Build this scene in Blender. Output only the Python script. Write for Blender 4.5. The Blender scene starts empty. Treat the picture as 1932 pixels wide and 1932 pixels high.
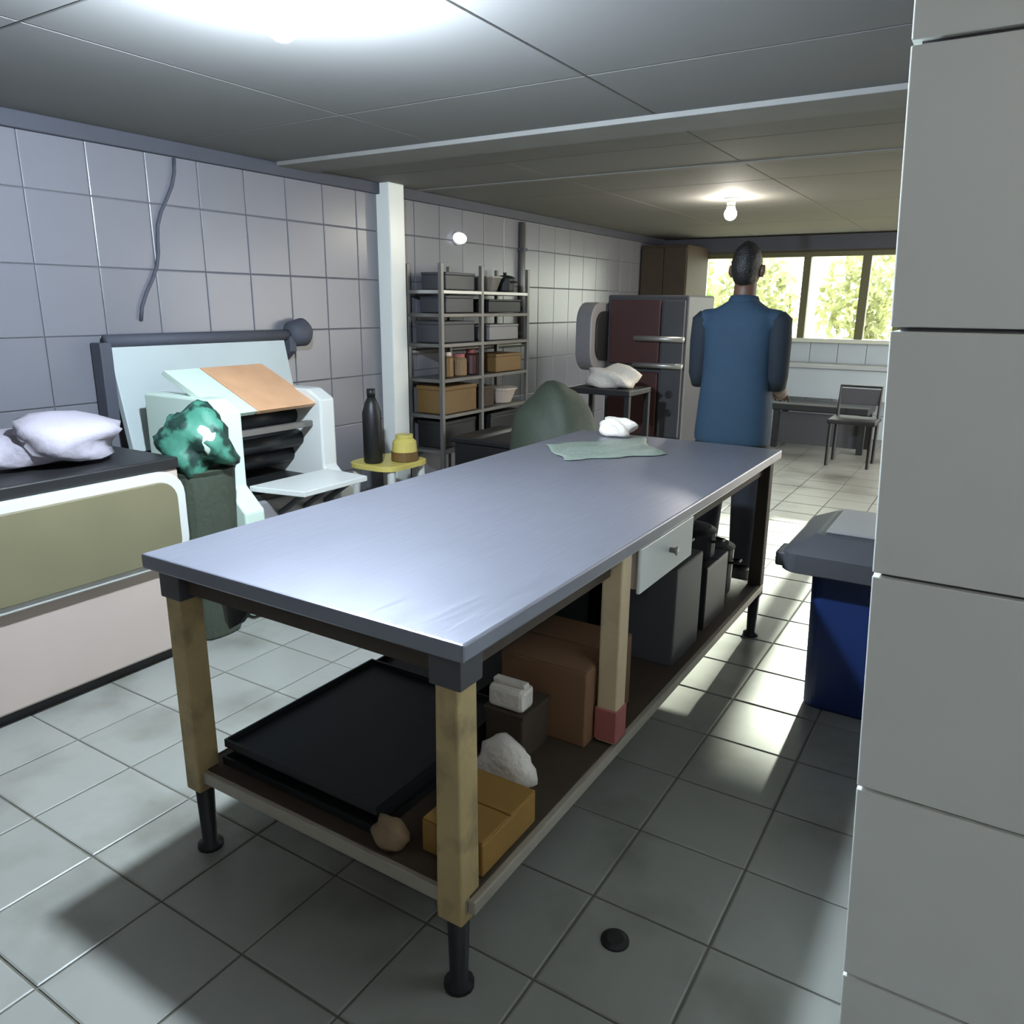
import bpy, bmesh, math, random
from mathutils import Vector, Matrix
random.seed(7)
S = bpy.context.scene
COL = S.collection
PI = math.pi

def lin(c):
    return tuple((v/255/12.92 if v/255 <= .04045 else ((v/255+.055)/1.055)**2.4) for v in c)

# ------------------------------------------------------------------ camera
def make_camera():
    f, yaw, pitch, roll = 1455.755, -.5562816, -.2621982, .0092711
    fw = Vector((math.sin(yaw)*math.cos(pitch), math.cos(yaw)*math.cos(pitch), math.sin(pitch)))
    r0 = Vector((math.cos(yaw), -math.sin(yaw), 0)); u0 = r0.cross(fw)
    r = r0*math.cos(roll)+u0*math.sin(roll); u = -r0*math.sin(roll)+u0*math.cos(roll)
    cd = bpy.data.cameras.new('camera'); cam = bpy.data.objects.new('camera', cd); COL.objects.link(cam)
    cd.sensor_fit = 'HORIZONTAL'; cd.sensor_width = 36; cd.lens = 36*f/1932
    cd.clip_start = .02; cd.clip_end = 200
    m = Matrix((r, u, -fw)).transposed().to_4x4(); m.translation = Vector((.747396, -1.040285, 1.443215))
    cam.matrix_world = m
    S.camera = cam
make_camera()

# ------------------------------------------------------------------ sky, sun, exposure
W = bpy.data.worlds.new('sky'); S.world = W; W.use_nodes = True
bg = W.node_tree.nodes['Background']
bg.inputs['Color'].default_value = (1, .985, .93, 1); bg.inputs['Strength'].default_value = 8.0
sd = bpy.data.lights.new('sun', 'SUN'); sd.energy = 24.0; sd.angle = math.radians(1.2); sd.color = (1, .97, .9)
sun = bpy.data.objects.new('sun', sd); COL.objects.link(sun)
sun.rotation_euler = Vector((.13, -3.6, -1)).to_track_quat('-Z', 'Y').to_euler()
sun.location = (0, 14, 6)
LAMP1, LAMP2, PILLAR_FILL = 285.0, 26.0, 16.0
S.view_settings.view_transform = 'Standard'; S.view_settings.look = 'None'
S.view_settings.gamma = 1; S.view_settings.exposure = 0; S.view_settings.use_curve_mapping = False

# ------------------------------------------------------------------ materials
def mat(name, rgb, rough=.6, metal=0, var=.12, scale=6, bump=0., rnd=0., spec=.5, stain=None, coat=0):
    m = bpy.data.materials.new(name); m.use_nodes = True
    nt = m.node_tree; N = nt.nodes; L = nt.links; b = N['Principled BSDF']
    c = lin(rgb)
    tc = N.new('ShaderNodeTexCoord'); no = N.new('ShaderNodeTexNoise')
    no.inputs['Scale'].default_value = scale; no.inputs['Detail'].default_value = 6
    L.new(tc.outputs['Object'], no.inputs['Vector'])
    mx = N.new('ShaderNodeMix'); mx.data_type = 'RGBA'
    mx.inputs['A'].default_value = (*[max(0, v*(1-var)) for v in c], 1)
    mx.inputs['B'].default_value = (*[min(1, v*(1+var)) for v in c], 1)
    L.new(no.outputs['Fac'], mx.inputs['Factor']); out = mx.outputs['Result']
    if stain:
        n2 = N.new('ShaderNodeTexNoise'); n2.inputs['Scale'].default_value = stain[1]; n2.inputs['Detail'].default_value = 8
        gm = N.new('ShaderNodeNewGeometry'); L.new(gm.outputs['Position'], n2.inputs['Vector'])
        rp = N.new('ShaderNodeMapRange'); rp.inputs['From Min'].default_value = stain[2]; rp.inputs['From Max'].default_value = stain[3]
        L.new(n2.outputs['Fac'], rp.inputs['Value'])
        m2 = N.new('ShaderNodeMix'); m2.data_type = 'RGBA'
        L.new(rp.outputs['Result'], m2.inputs['Factor']); L.new(out, m2.inputs['A'])
        m2.inputs['B'].default_value = (*lin(stain[0]), 1); out = m2.outputs['Result']
    if rnd:
        oi = N.new('ShaderNodeObjectInfo'); mr = N.new('ShaderNodeMapRange')
        mr.inputs['To Min'].default_value = 1-rnd; mr.inputs['To Max'].default_value = 1+rnd
        L.new(oi.outputs['Random'], mr.inputs['Value'])
        hs = N.new('ShaderNodeHueSaturation'); L.new(mr.outputs['Result'], hs.inputs['Value']); L.new(out, hs.inputs['Color'])
        out = hs.outputs['Color']
    L.new(out, b.inputs['Base Color'])
    b.inputs['Roughness'].default_value = rough; b.inputs['Metallic'].default_value = metal
    b.inputs['Specular IOR Level'].default_value = spec
    if coat: b.inputs['Coat Weight'].default_value = coat
    if bump:
        bp = N.new('ShaderNodeBump'); bp.inputs['Strength'].default_value = bump; bp.inputs['Distance'].default_value = .01
        n3 = N.new('ShaderNodeTexNoise'); n3.inputs['Scale'].default_value = scale*4
        L.new(tc.outputs['Object'], n3.inputs['Vector']); L.new(n3.outputs['Fac'], bp.inputs['Height'])
        L.new(bp.outputs['Normal'], b.inputs['Normal'])
    return m

def emit(name, rgb, strength):
    m = bpy.data.materials.new(name); m.use_nodes = True
    b = m.node_tree.nodes['Principled BSDF']
    b.inputs['Base Color'].default_value = (.9, .9, .9, 1)
    b.inputs['Emission Color'].default_value = (*rgb, 1); b.inputs['Emission Strength'].default_value = strength
    return m

def brushed(name, rgb, rough):
    m = mat(name, rgb, rough, .75, .10, 3)
    nt = m.node_tree; N = nt.nodes; L = nt.links; b = N['Principled BSDF']
    tc = N.new('ShaderNodeTexCoord'); mp = N.new('ShaderNodeMapping'); mp.inputs['Scale'].default_value = (60, 2.5, 1)
    no = N.new('ShaderNodeTexNoise'); no.inputs['Scale'].default_value = 3; no.inputs['Detail'].default_value = 8
    L.new(tc.outputs['Object'], mp.inputs['Vector']); L.new(mp.outputs['Vector'], no.inputs['Vector'])
    mr = N.new('ShaderNodeMapRange'); mr.inputs['To Min'].default_value = rough-.06; mr.inputs['To Max'].default_value = rough+.12
    L.new(no.outputs['Fac'], mr.inputs['Value']); L.new(mr.outputs['Result'], b.inputs['Roughness'])
    return m

def glassmat(name, tint=(1, 1, 1)):
    m = bpy.data.materials.new(name); m.use_nodes = True
    nt = m.node_tree; N = nt.nodes; L = nt.links; N.remove(N['Principled BSDF'])
    tr = N.new('ShaderNodeBsdfTransparent'); tr.inputs['Color'].default_value = (*tint, 1)
    gl = N.new('ShaderNodeBsdfGlossy'); gl.inputs['Roughness'].default_value = .03
    fr = N.new('ShaderNodeFresnel'); fr.inputs['IOR'].default_value = 1.45
    mx = N.new('ShaderNodeMixShader'); L.new(fr.outputs['Fac'], mx.inputs['Fac'])
    L.new(tr.outputs[0], mx.inputs[1]); L.new(gl.outputs[0], mx.inputs[2])
    L.new(mx.outputs[0], N['Material Output'].inputs['Surface'])
    return m

def leafmat(name, rgb):
    m = bpy.data.materials.new(name); m.use_nodes = True
    nt = m.node_tree; N = nt.nodes; L = nt.links; b = N['Principled BSDF']
    oi = N.new('ShaderNodeNewGeometry'); rp = N.new('ShaderNodeMix'); rp.data_type = 'RGBA'
    c = lin(rgb)
    rp.inputs['A'].default_value = (*[v*.7 for v in c], 1); rp.inputs['B'].default_value = (*[min(1, v*1.25) for v in c], 1)
    L.new(oi.outputs['Random Per Island'], rp.inputs['Factor']); L.new(rp.outputs['Result'], b.inputs['Base Color'])
    tl = N.new('ShaderNodeBsdfTranslucent'); L.new(rp.outputs['Result'], tl.inputs['Color'])
    mx = N.new('ShaderNodeMixShader'); mx.inputs['Fac'].default_value = .5
    L.new(b.outputs[0], mx.inputs[1]); L.new(tl.outputs[0], mx.inputs[2])
    L.new(mx.outputs[0], N['Material Output'].inputs['Surface'])
    b.inputs['Roughness'].default_value = .6
    return m

M = dict(
    floor_tile=mat('floor_tile_glaze', (140, 140, 134), .34, 0, .10, 5, 0, .05, .36, ((84, 82, 70), 2.2, .50, .80)),
    grout=mat('floor_grout', (96, 94, 84), .9),
    wall_tile=mat('wall_tile_glaze', (116, 116, 123), .3, 0, .05, 3, 0, .04),
    wall_grout=mat('wall_grout', (100, 100, 105), .9),
    pillar_tile=mat('pillar_tile_glaze', (234, 236, 230), .3, 0, .03, 3, 0, .02),
    ceiling=mat('ceiling_board', (118, 117, 115), .8, 0, .06, 2, 0, .03),
    ceiling_batten=mat('ceiling_batten_paint', (126, 125, 122), .8),
    dark_trim=mat('dark_cornice_paint', (70, 72, 82), .7),
    back_wall=mat('back_wall_paint', (74, 68, 58), .85, 0, .15, 2),
    back_low=mat('back_wall_blue_grey_tile', (168, 178, 184), .4, 0, .08, 4, 0, .04),
    plaster=mat('white_plaster', (120, 120, 120), .8, 0, .05, 2),
    steel_top=brushed('worn_steel_sheet', (142, 143, 154), .37),
    steel=mat('steel', (178, 178, 176), .4, .8, .1, 5),
    dull_steel=mat('dull_steel', (120, 118, 114), .5, .6, .15, 8),
    wood=mat('yellow_wood', (176, 154, 108), .6, 0, .22, 9, .2, 0, .4, ((110, 96, 74), 9, .5, .75)),
    pale_wood=mat('pale_wood', (184, 164, 132), .65, 0, .15, 9, .2),
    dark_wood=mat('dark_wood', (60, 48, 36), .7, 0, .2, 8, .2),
    rail=mat('painted_rail', (160, 152, 138), .5, .2, .2, 10),
    black=mat('black_plastic', (30, 30, 31), .45, 0, .2, 6),
    black_metal=mat('black_tray_metal', (34, 36, 38), .5, .3, .2, 6),
    dark_grey=mat('dark_grey_plastic', (66, 66, 70), .5, 0, .12, 6),
    grey=mat('grey_plastic', (128, 126, 128), .45, 0, .1, 6),
    white=mat('white_enamel', (200, 202, 198), .35, 0, .04, 5),
    cream=mat('cream_enamel', (180, 166, 156), .4, 0, .06, 5),
    olive=mat('olive_panel', (112, 107, 82), .45, 0, .14, 5),
    mint=mat('mint_white_enamel', (206, 224, 210), .35, 0, .04, 5),
    hood=mat('pale_grey_board', (178, 188, 188), .5, 0, .08, 4),
    orange=mat('orange_brown_board', (206, 160, 122), .5, 0, .22, 7),
    carton=mat('brown_cardboard', (112, 80, 54), .8, 0, .12, 5),
    sack=mat('brown_paper_sack', (128, 104, 76), .8, 0, .2, 10, .3),
    yellow_carton=mat('yellow_brown_cardboard', (140, 104, 44), .75, 0, .2, 7),
    white_bag=mat('white_plastic_bag', (218, 210, 198), .5, 0, .08, 12, .5),
    green_bag=mat('green_plastic_bag', (62, 122, 102), .6, 0, .5, 5, .5, 0, .5, ((18, 48, 40), 9, .48, .56)),
    cloth=mat('grey_green_plastic_sheet', (112, 122, 112), .45, 0, .15, 10, .4),
    dark_green=mat('dark_green_sack', (58, 66, 54), .65, 0, .2, 9, .4),
    lilac=mat('lilac_white_cloth', (164, 158, 168), .8, 0, .06, 9, .3),
    navy=mat('navy_blue_plastic', (24, 44, 92), .4, 0, .1, 6),
    maroon=mat('dark_maroon_enamel', (70, 38, 36), .45, 0, .2, 6),
    navy_cloth=mat('dark_navy_cloth', (24, 34, 44), .85, 0, .15, 9, .2),
    shirt=mat('blue_shirt_cloth', (36, 60, 80), .85, 0, .14, 9, .2),
    skin=mat('brown_skin', (88, 62, 48), .55, 0, .08, 12),
    hair=mat('black_hair', (20, 18, 17), .5, 0, .3, 40, .5),
    trousers=mat('dark_trousers', (30, 32, 40), .85, 0, .15, 10, .2),
    yellow=mat('yellow_plastic', (206, 190, 104), .4, 0, .1, 6),
    brown=mat('brown_plastic', (110, 84, 46), .5, 0, .15, 7),
    purple=mat('purple_grey_bag', (110, 98, 132), .5, 0, .3, 12, .4),
    red=mat('faded_red_tape', (150, 84, 78), .6, 0, .1, 9),
    frame=mat('brown_window_frame', (84, 82, 50), .5, 0, .1, 7),
    pale_frame=mat('pale_window_post', (188, 192, 180), .5, 0, .06, 7),
    glass=glassmat('window_glass', (.95, 1, .95)),
    leaf=leafmat('sunlit_leaves', (146, 150, 108)), leaf2=leafmat('green_leaves', (120, 150, 80)),
    bark=mat('bark', (92, 80, 62), .9, 0, .2, 9),
    ground=mat('dry_ground', (150, 142, 116), .95, 0, .15, 2),
    bulb1=emit('cool_white_bulb_glow', (.74, .87, 1), 1), fill_bulb=emit('pillar_fill_glow', (1, .97, .92), 1), bulb2=emit('warm_white_bulb_glow', (1, .93, .8), 1),
    ovalglow=emit('wall_oval_glow', (.93, .96, 1), 2.2),
)

# ------------------------------------------------------------------ mesh helpers
def box(bm, x0, x1, y0, y1, z0, z1, bev=0):
    t = bmesh.new()
    bmesh.ops.create_cube(t, size=1)
    for v in t.verts:
        v.co = Vector(((x0+x1)/2+v.co.x*(x1-x0), (y0+y1)/2+v.co.y*(y1-y0), (z0+z1)/2+v.co.z*(z1-z0)))
    if bev: bmesh.ops.bevel(t, geom=t.edges[:], offset=bev, segments=2, profile=.5, affect='EDGES')
    merge(bm, t)
def merge(bm, t):
    me = bpy.data.meshes.new('tmp'); t.to_mesh(me); t.free(); bm.from_mesh(me); bpy.data.meshes.remove(me)
def B(*a, **k):
    bm = bmesh.new(); box(bm, *a, **k); return bm
def tube(bm, pts, rads, n=12, cap=True):
    pts = [Vector(p) for p in pts]
    if not isinstance(rads, (list, tuple)): rads = [rads]*len(pts)
    rings = []; ref = None
    for i, p in enumerate(pts):
        d = (pts[min(i+1, len(pts)-1)]-pts[max(i-1, 0)]).normalized()
        if ref is None: ref = d.orthogonal().normalized()
        ref = (ref-d*ref.dot(d)).normalized(); s = d.cross(ref)
        rings.append([bm.verts.new(p+(ref*math.cos(2*PI*k/n)+s*math.sin(2*PI*k/n))*rads[i]) for k in range(n)])
    for a, b in zip(rings, rings[1:]):
        for k in range(n): bm.faces.new((a[k], a[(k+1) % n], b[(k+1) % n], b[k]))
    if cap:
        bm.faces.new(rings[0][::-1]); bm.faces.new(rings[-1])
def T(pts, rads, n=12):
    bm = bmesh.new(); tube(bm, pts, rads, n); return bm
def loft(bm, rings, n=28, e=2.4):
    """rings: (z, cx, cy, rx, ry) super-ellipse sections, closed at both ends"""
    R = []
    for (z, cx, cy, rx, ry) in rings:
        L = []
        for k in range(n):
            a = 2*PI*k/n; c, s = math.cos(a), math.sin(a)
            L.append(bm.verts.new((cx+rx*math.copysign(abs(c)**(2/e), c), cy+ry*math.copysign(abs(s)**(2/e), s), z)))
        R.append(L)
    for a, b in zip(R, R[1:]):
        for k in range(n): bm.faces.new((a[k], a[(k+1) % n], b[(k+1) % n], b[k]))
    bm.faces.new(R[0][::-1]); bm.faces.new(R[-1])
def LOFT(rings, n=28, e=2.4):
    bm = bmesh.new(); loft(bm, rings, n, e); return bm
def prism(pts, axis, a, b, bev=0):
    """extrude a 2-D outline along an axis ('x','y','z') from a to b"""
    bm = bmesh.new()
    def P(u, v, w): return {'x': (w, u, v), 'y': (u, w, v), 'z': (u, v, w)}[axis]
    A = [bm.verts.new(P(u, v, a)) for u, v in pts]; Bv = [bm.verts.new(P(u, v, b)) for u, v in pts]
    n = len(pts)
    for k in range(n): bm.faces.new((A[k], A[(k+1) % n], Bv[(k+1) % n], Bv[k]))
    bm.faces.new(A[::-1]); bm.faces.new(Bv)
    bmesh.ops.recalc_face_normals(bm, faces=bm.faces[:])
    if bev: bmesh.ops.bevel(bm, geom=bm.edges[:], offset=bev, segments=2, profile=.5, affect='EDGES')
    return bm
def blob(cx, cy, cz, rx, ry, rz, seed=0, amp=.12, flat=True, sub=3):
    """crumpled sack or bag: displaced sphere with a flattened foot at cz-rz"""
    bm = bmesh.new(); bmesh.ops.create_icosphere(bm, subdivisions=sub, radius=1)
    rr = random.Random(seed); ph = [(rr.uniform(2, 6), rr.uniform(2, 6), rr.uniform(2, 6), rr.uniform(0, 6)) for _ in range(6)]
    for v in bm.verts:
        d = sum(math.sin(v.co.x*p[0]+v.co.y*p[1]+v.co.z*p[2]+p[3]) for p in ph)/3*amp + rr.uniform(-1, 1)*amp*.25
        q = v.co*(1+d)
        if flat: q.z = max(q.z, -.72)/.86+(-.16) if q.z < 0 else q.z
        if flat: q.z = max(q.z, -1)
        v.co = Vector((cx+q.x*rx, cy+q.y*ry, cz+q.z*rz))
    return bm
def rounded(w0, w1, h0, h1, r, n=6):
    P = []
    for cx, cy, a0 in ((w1-r, h1-r, 0), (w0+r, h1-r, 90), (w0+r, h0+r, 180), (w1-r, h0+r, 270)):
        for k in range(n+1):
            a = math.radians(a0+90*k/n); P.append((cx+r*math.cos(a), cy+r*math.sin(a)))
    return P

def obj(name, bm, m, parent=None, smooth=False, kind=None, origin=None):
    """bm is in world coordinates; it is moved into the space of its parent thing or of its own origin"""
    o_ = Vector(origin) if origin else (Vector(parent['_o']) if parent is not None else Vector((0, 0, 0)))
    bmesh.ops.translate(bm, verts=bm.verts[:], vec=-o_)
    me = bpy.data.meshes.new(name)
    if smooth:
        for f in bm.faces: f.smooth = True
    bm.to_mesh(me); bm.free(); me.materials.append(M[m])
    o = bpy.data.objects.new(name, me); COL.objects.link(o)
    if parent is not None: o.parent = parent
    elif origin: o.location = o_
    o['_o'] = tuple(o_)
    if kind: o['kind'] = kind
    return o
def thing(name, loc, label, cat, group=None):
    o = bpy.data.objects.new(name, None); COL.objects.link(o); o.empty_display_size = .1
    o.location = loc; o['_o'] = tuple(loc); o['label'] = label; o['category'] = cat
    if group: o['group'] = group
    return o
def tag(o, label, cat, group=None):
    o['label'] = label; o['category'] = cat
    if group: o['group'] = group
    return o

# ------------------------------------------------------------------ the room
X0, X1, Y0, Y1, ZC = -3.0, 1.7, -2.6, 8.5, 2.24
floor = obj('floor', B(X0-.15, X1+.15, Y0-.15, Y1+.15, -.12, -.004), 'grout', kind='structure')
ceiling = obj('ceiling', B(X0-.15, X1+.15, Y0-.15, Y1+.15, ZC, ZC+.12), 'ceiling', kind='structure')
wl = obj('wall_left', B(X0-.15, X0, Y0-.15, Y1+.15, 0, ZC), 'wall_grout', kind='structure')
wf = obj('wall_front', B(X0, X1, Y0-.15, Y0, 0, ZC), 'plaster', kind='structure')
# right wall with a wide open doorway, hidden by the near pillar
DY0, DY1, DZ = 4.3, 8.2, 2.1
bm = bmesh.new()
box(bm, X1, X1+.15, Y0-.15, DY0, 0, ZC); box(bm, X1, X1+.15, DY1, Y1+.15, 0, ZC); box(bm, X1, X1+.15, DY0, DY1, DZ, ZC)
obj('wall_right', bm, 'plaster', kind='structure')
# back wall with the window opening
WX0, WX1, WZ0, WZ1 = -2.52, .45, 1.09, 2.05
bm = bmesh.new()
box(bm, X0, WX0, Y1, Y1+.15, 0, ZC); box(bm, WX1, X1, Y1, Y1+.15, 0, ZC)
box(bm, -.27, -.17, Y1, Y1+.15, WZ0, WZ1)  # unseen pier, placed to trim the sun strip on the floor
box(bm, WX0, WX1, Y1, Y1+.15, 0, WZ0); box(bm, WX0, WX1, Y1, Y1+.15, WZ1, ZC)
wb = obj('wall_back', bm, 'back_wall', kind='structure')

def tilemesh(name, w, h, t, m, bev=.004):
    """tile in the XY plane, centred, top at z=0"""
    bm = bmesh.new()
    p = [(-w/2, -h/2), (w/2, -h/2), (w/2, h/2), (-w/2, h/2)]
    lo = [bm.verts.new((x, y, -t)) for x, y in p]; mid = [bm.verts.new((x, y, -bev*.5)) for x, y in p]
    top = [bm.verts.new((x*(1-2*bev/w), y*(1-2*bev/h), 0)) for x, y in p]
    for a, b in ((lo, mid), (mid, top)):
        for k in range(4): bm.faces.new((a[k], a[(k+1) % 4], b[(k+1) % 4], b[k]))
    bm.faces.new(top)
    me = bpy.data.meshes.new(name); bm.to_mesh(me); bm.free(); me.materials.append(M[m]); return me
def place(me, name, parent, loc, rot=(0, 0, 0)):
    o = bpy.data.objects.new(name, me); COL.objects.link(o); o.parent = parent; o.location = loc; o.rotation_euler = rot
    return o

# floor tiles: 0.30 m grid; the 300 nearest the viewer one by one, the rest as one part
P_ = .30
cells = []
for i in range(-10, 8):
    for j in range(-9, 30):
        xa, xb = -.235+P_*i, -.235+P_*(i+1); ya, yb = -.135+P_*j, -.135+P_*(j+1)
        xa, xb, ya, yb = max(xa, X0), min(xb, X1), max(ya, Y0), min(yb, Y1)
        if xb-xa < .03 or yb-ya < .03: continue
        cells.append((xa, xb, ya, yb))
def rank(c):
    dx, dy = (c[0]+c[1])/2-.747, (c[2]+c[3])/2+1.04
    depth = dx*math.sin(-.556)+dy*math.cos(-.556); side = dx*math.cos(-.556)-dy*math.sin(-.556)
    vis = depth > .55 and abs(side) < .72*depth+.3
    return (0 if vis else 1, math.hypot(dx, dy))
cells.sort(key=rank)
cache = {}; rest = bmesh.new(); rr = random.Random(3)
for n, (xa, xb, ya, yb) in enumerate(cells):
    w, h = round(xb-xa-.006, 4), round(yb-ya-.006, 4)
    if n < 300:
        if (w, h) not in cache: cache[(w, h)] = tilemesh('floor_tile', w, h, .01, 'floor_tile')
        place(cache[(w, h)], 'floor_tile', floor, ((xa+xb)/2, (ya+yb)/2, rr.uniform(-.0007, .0007)),
              (rr.uniform(-.001, .001), rr.uniform(-.001, .001), 0))
    else:
        box(rest, xa+.003, xb-.003, ya+.003, yb-.003, -.01, 0)
o = obj('floor_tiling', rest, 'floor_tile', floor, kind='stuff')
# left wall tiles
tw, th = .30, .32
me = tilemesh('wall_tile', tw-.005, th-.005, .008, 'wall_tile')
for j in range(0, 27):
    for k in range(7):
        y = .3+tw*(j+.5); z = th*(k+.5)
        if y+tw/2 > Y1 or z+th/2 > ZC+.001: continue
        place(me, 'wall_tile', wl, (X0+.008, y, z), (PI/2+rr.uniform(-.002, .002), rr.uniform(-.002, .002), PI/2))
# lower back wall tiles
me = tilemesh('wall_tile', .295, .265, .008, 'back_low')
for i in range(9):
    for k in range(4):
        x = -2.2+.30*i
        place(me, 'wall_tile', wb, (x, Y1-.008, .135+.27*k), (PI/2, rr.uniform(-.003, .003), 0))
# ceiling boards and battens
me = tilemesh('ceiling_panel', 1.170, 1.310, .012, 'ceiling')
for i in range(4):
    for j in range(8):
        x, y = X0+.59+1.175*i, -1.62+1.315*j
        place(me, 'ceiling_panel', ceiling, (x, y, ZC-.012), (PI, 0, 0))
for n, (ya, yb, dz) in enumerate(((2.32, 2.60, .022), (3.60, 3.66, .006))):
    obj('trim_%d' % (n+1), B(X0, X1, ya, yb, ZC-.012-dz, ZC-.01, bev=.004), 'ceiling_batten', kind='structure')
obj('trim_3', B(X0, X0+.04, Y0, Y1, ZC-.085, ZC-.012, bev=.006), 'dark_trim', kind='structure')
obj('trim_4', B(X0, X1, Y1-.05, Y1, WZ1+.02, ZC-.012, bev=.006), 'dark_trim', kind='structure')
# white column on the left wall
col = obj('trim_5', B(X0, X0+.12, 3.20, 3.36, 0, ZC-.012, bev=.008), 'pillar_tile', kind='structure')
# near tiled pillar on the right, its edge leaning a little
def edge(z): return .684-.055*z
bm = prism([(edge(0)+.012, 0), (1.15, 0), (1.15, ZC), (edge(ZC)+.012, ZC)], 'y', .212, .75)
pil = obj('wall_near', bm, 'wall_grout', kind='structure')
zs = [-.045, .32, .685, 1.05, 1.415, 1.78, ZC]
for k in range(6):
    za, zb = max(zs[k], 0)+.003, zs[k+1]-.003
    for xa, xb in ((None, 1.0), (1.006, 1.15)):
        a0, a1 = (edge(za), edge(zb)) if xa is None else (xa, xa)
        obj('wall_tile', prism([(a0, za), (xb, za), (xb, zb), (a1, zb)], 'y', .2, .215, .002), 'pillar_tile', pil)
    obj('wall_tile', prism([(edge(za), za), (edge(za)+.014, za), (edge(zb)+.014, zb), (edge(zb), zb)], 'y', .216, .745, .002), 'pillar_tile', pil)

# window
def window(name, xa, xb, posts):
    win = obj(name, B(xa, xb, Y1-.01, Y1+.10, WZ1-.05, WZ1), 'frame', kind='structure')
    obj('sill', B(xa-.03, xb+.03, Y1-.09, Y1+.12, WZ0-.03, WZ0+.015, bev=.005), 'pale_frame', win)
    for x, w, m in posts: obj('mullion', B(x, x+w, Y1, Y1+.09, WZ0+.01, WZ1-.045, bev=.006), m, win)
    for (x0, w0, _), (x1, _, _) in zip(posts, posts[1:]):
        obj('pane', B(x0+w0-.005, x1+.005, Y1+.04, Y1+.046, WZ0+.01, WZ1-.045), 'glass', win)
window('window_1', WX0, -.27, [(WX0, .07, 'pale_frame'), (-1.32, .08, 'frame'), (-.70, .09, 'frame'), (-.32, .05, 'frame')])
window('window_2', -.17, WX1, [(-.17, .04, 'frame'), (WX1-.05, .05, 'frame')])  # unseen part of the window, kept open for the sun strip

# ------------------------------------------------------------------ lamps
def ceiling_lamp(x, y, power, m, r, label, drop=0):
    t = thing('ceiling_lamp', (x, y, ZC-.012), label, 'lamp')
    z = ZC-.012
    if drop: obj('cord', T([(x, y, z-.022-drop), (x, y, z-.018)], .006, 8), 'white', t)
    obj('base', T([(x, y, z-.02), (x, y, z)], [.05, .055], 24), 'white', t, True); z -= drop
    obj('socket', T([(x, y, z-.05), (x, y, z-.02)], [.03, .032], 20), 'white', t, True)
    obj('housing', T([(x, y, z-.084), (x, y, z-.05)], [r*.74, .03], 24), 'white', t, True)
    bm = bmesh.new(); rings = []
    for k in range(7):
        a = -.75+k/6*(PI/2*.98+.75); rings.append((x, y, z-.115-r*math.sin(a)))
    tube(bm, rings, [max(.002, r*math.cos(-.75+k/6*(PI/2*.98+.75))) for k in range(7)], 24)
    o = obj('bulb', bm, m, t, True)
    area = 2*PI*r*r*1.68
    M[m].node_tree.nodes['Principled BSDF'].inputs['Emission Strength'].default_value = power/(PI*area)
    return t
ceiling_lamp(-.88, .48, LAMP1, 'bulb1', .045, 'large bright cool white bulb on ceiling above the near end of the table')
ceiling_lamp(-1.13, 5.03, LAMP2, 'bulb2', .045, 'small bright bulb on ceiling at the far end near the window')
ceiling_lamp(1.25, -1.55, PILLAR_FILL, 'fill_bulb', .045, 'unseen bulb added on ceiling behind the viewer to light the tiled pillar')  # unseen fill bulb, added to brighten the pillar face
t = thing('wall_oval', (X0, 4.12, 1.94), 'small oval white glow on wall above the rack', 'lamp')  # emissive oval at a bright spot on the wall
obj('plate', T([(X0+.001, 4.12, 1.94), (X0+.03, 4.12, 1.94)], [.055, .05], 20), 'white', t, True)
bm = bmesh.new(); bmesh.ops.create_uvsphere(bm, u_segments=20, v_segments=12, radius=1)
for v in bm.verts: v.co = Vector((X0+.04+v.co.x*.025, 4.12+v.co.y*.085, 1.94+v.co.z*.042))
obj('glow_oval', bm, 'ovalglow', t, True)

# ------------------------------------------------------------------ the work table
TW, TL, H = .965, 2.365, .85
tb = thing('work_table', (-TW/2, TL/2, 0), 'long steel-topped worktable on yellow wooden legs with a shelf underneath', 'table')
bm = B(-TW, 0, 0, TL, H-.038, H, bev=.005)
o = obj('tabletop', bm, 'steel_top', tb)
bm = bmesh.new()
box(bm, -TW+.05, -.05, .05, .075, H-.10, H-.038); box(bm, -TW+.05, -.05, TL-.075, TL-.05, H-.10, H-.038)
box(bm, -.075, -.05, .05, TL-.05, H-.10, H-.038); box(bm, -TW+.05, -TW+.075, .05, TL-.05, H-.10, H-.038)
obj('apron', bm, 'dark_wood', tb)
for (x, y, ht) in ((-.065, .065, .30), (-.905, .065, .36), (-.045, TL-.06, .30), (-.905, TL-.06, .30)):
    far = y > 1
    a = .034 if not far else .03
    bm = prism([(x-a, y-a), (x+a, y-a), (x+a, y+a), (x-a, y+a)], 'z', .19, H-.04, .006)
    for v in bm.verts:                                            # slight taper and wear
        k = .88+.12*math.sin(v.co.z*7+x*9); v.co.x = x+(v.co.x-x)*k
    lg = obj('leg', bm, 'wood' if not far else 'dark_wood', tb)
    fo = obj('foot', T([(x, y, .0), (x, y, .012), (x, y, .02), (x, y, .24)], [.034, .034, .02, .026], 14), 'black_metal', lg, True)
    if not far: obj('bracket', B(x-a-.004, x+a+.004, y-a-.004, y+a+.004, H-.115, H-.045, bev=.003), 'dark_grey', lg)
ml = obj('leg', prism([(-.075, .74), (-.015, .74), (-.015, .80), (-.075, .80)], 'z', .255, H-.04, .005), 'pale_wood', tb)
obj('tape', B(-.079, -.011, .736, .804, .262, .36, bev=.003), 'red', ml)
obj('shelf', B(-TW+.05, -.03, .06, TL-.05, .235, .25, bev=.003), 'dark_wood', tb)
bm = B(-TW+.07, -.03, .045, .06, .215, .25, bev=.003); obj('front_rail', bm, 'rail', tb)
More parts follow.
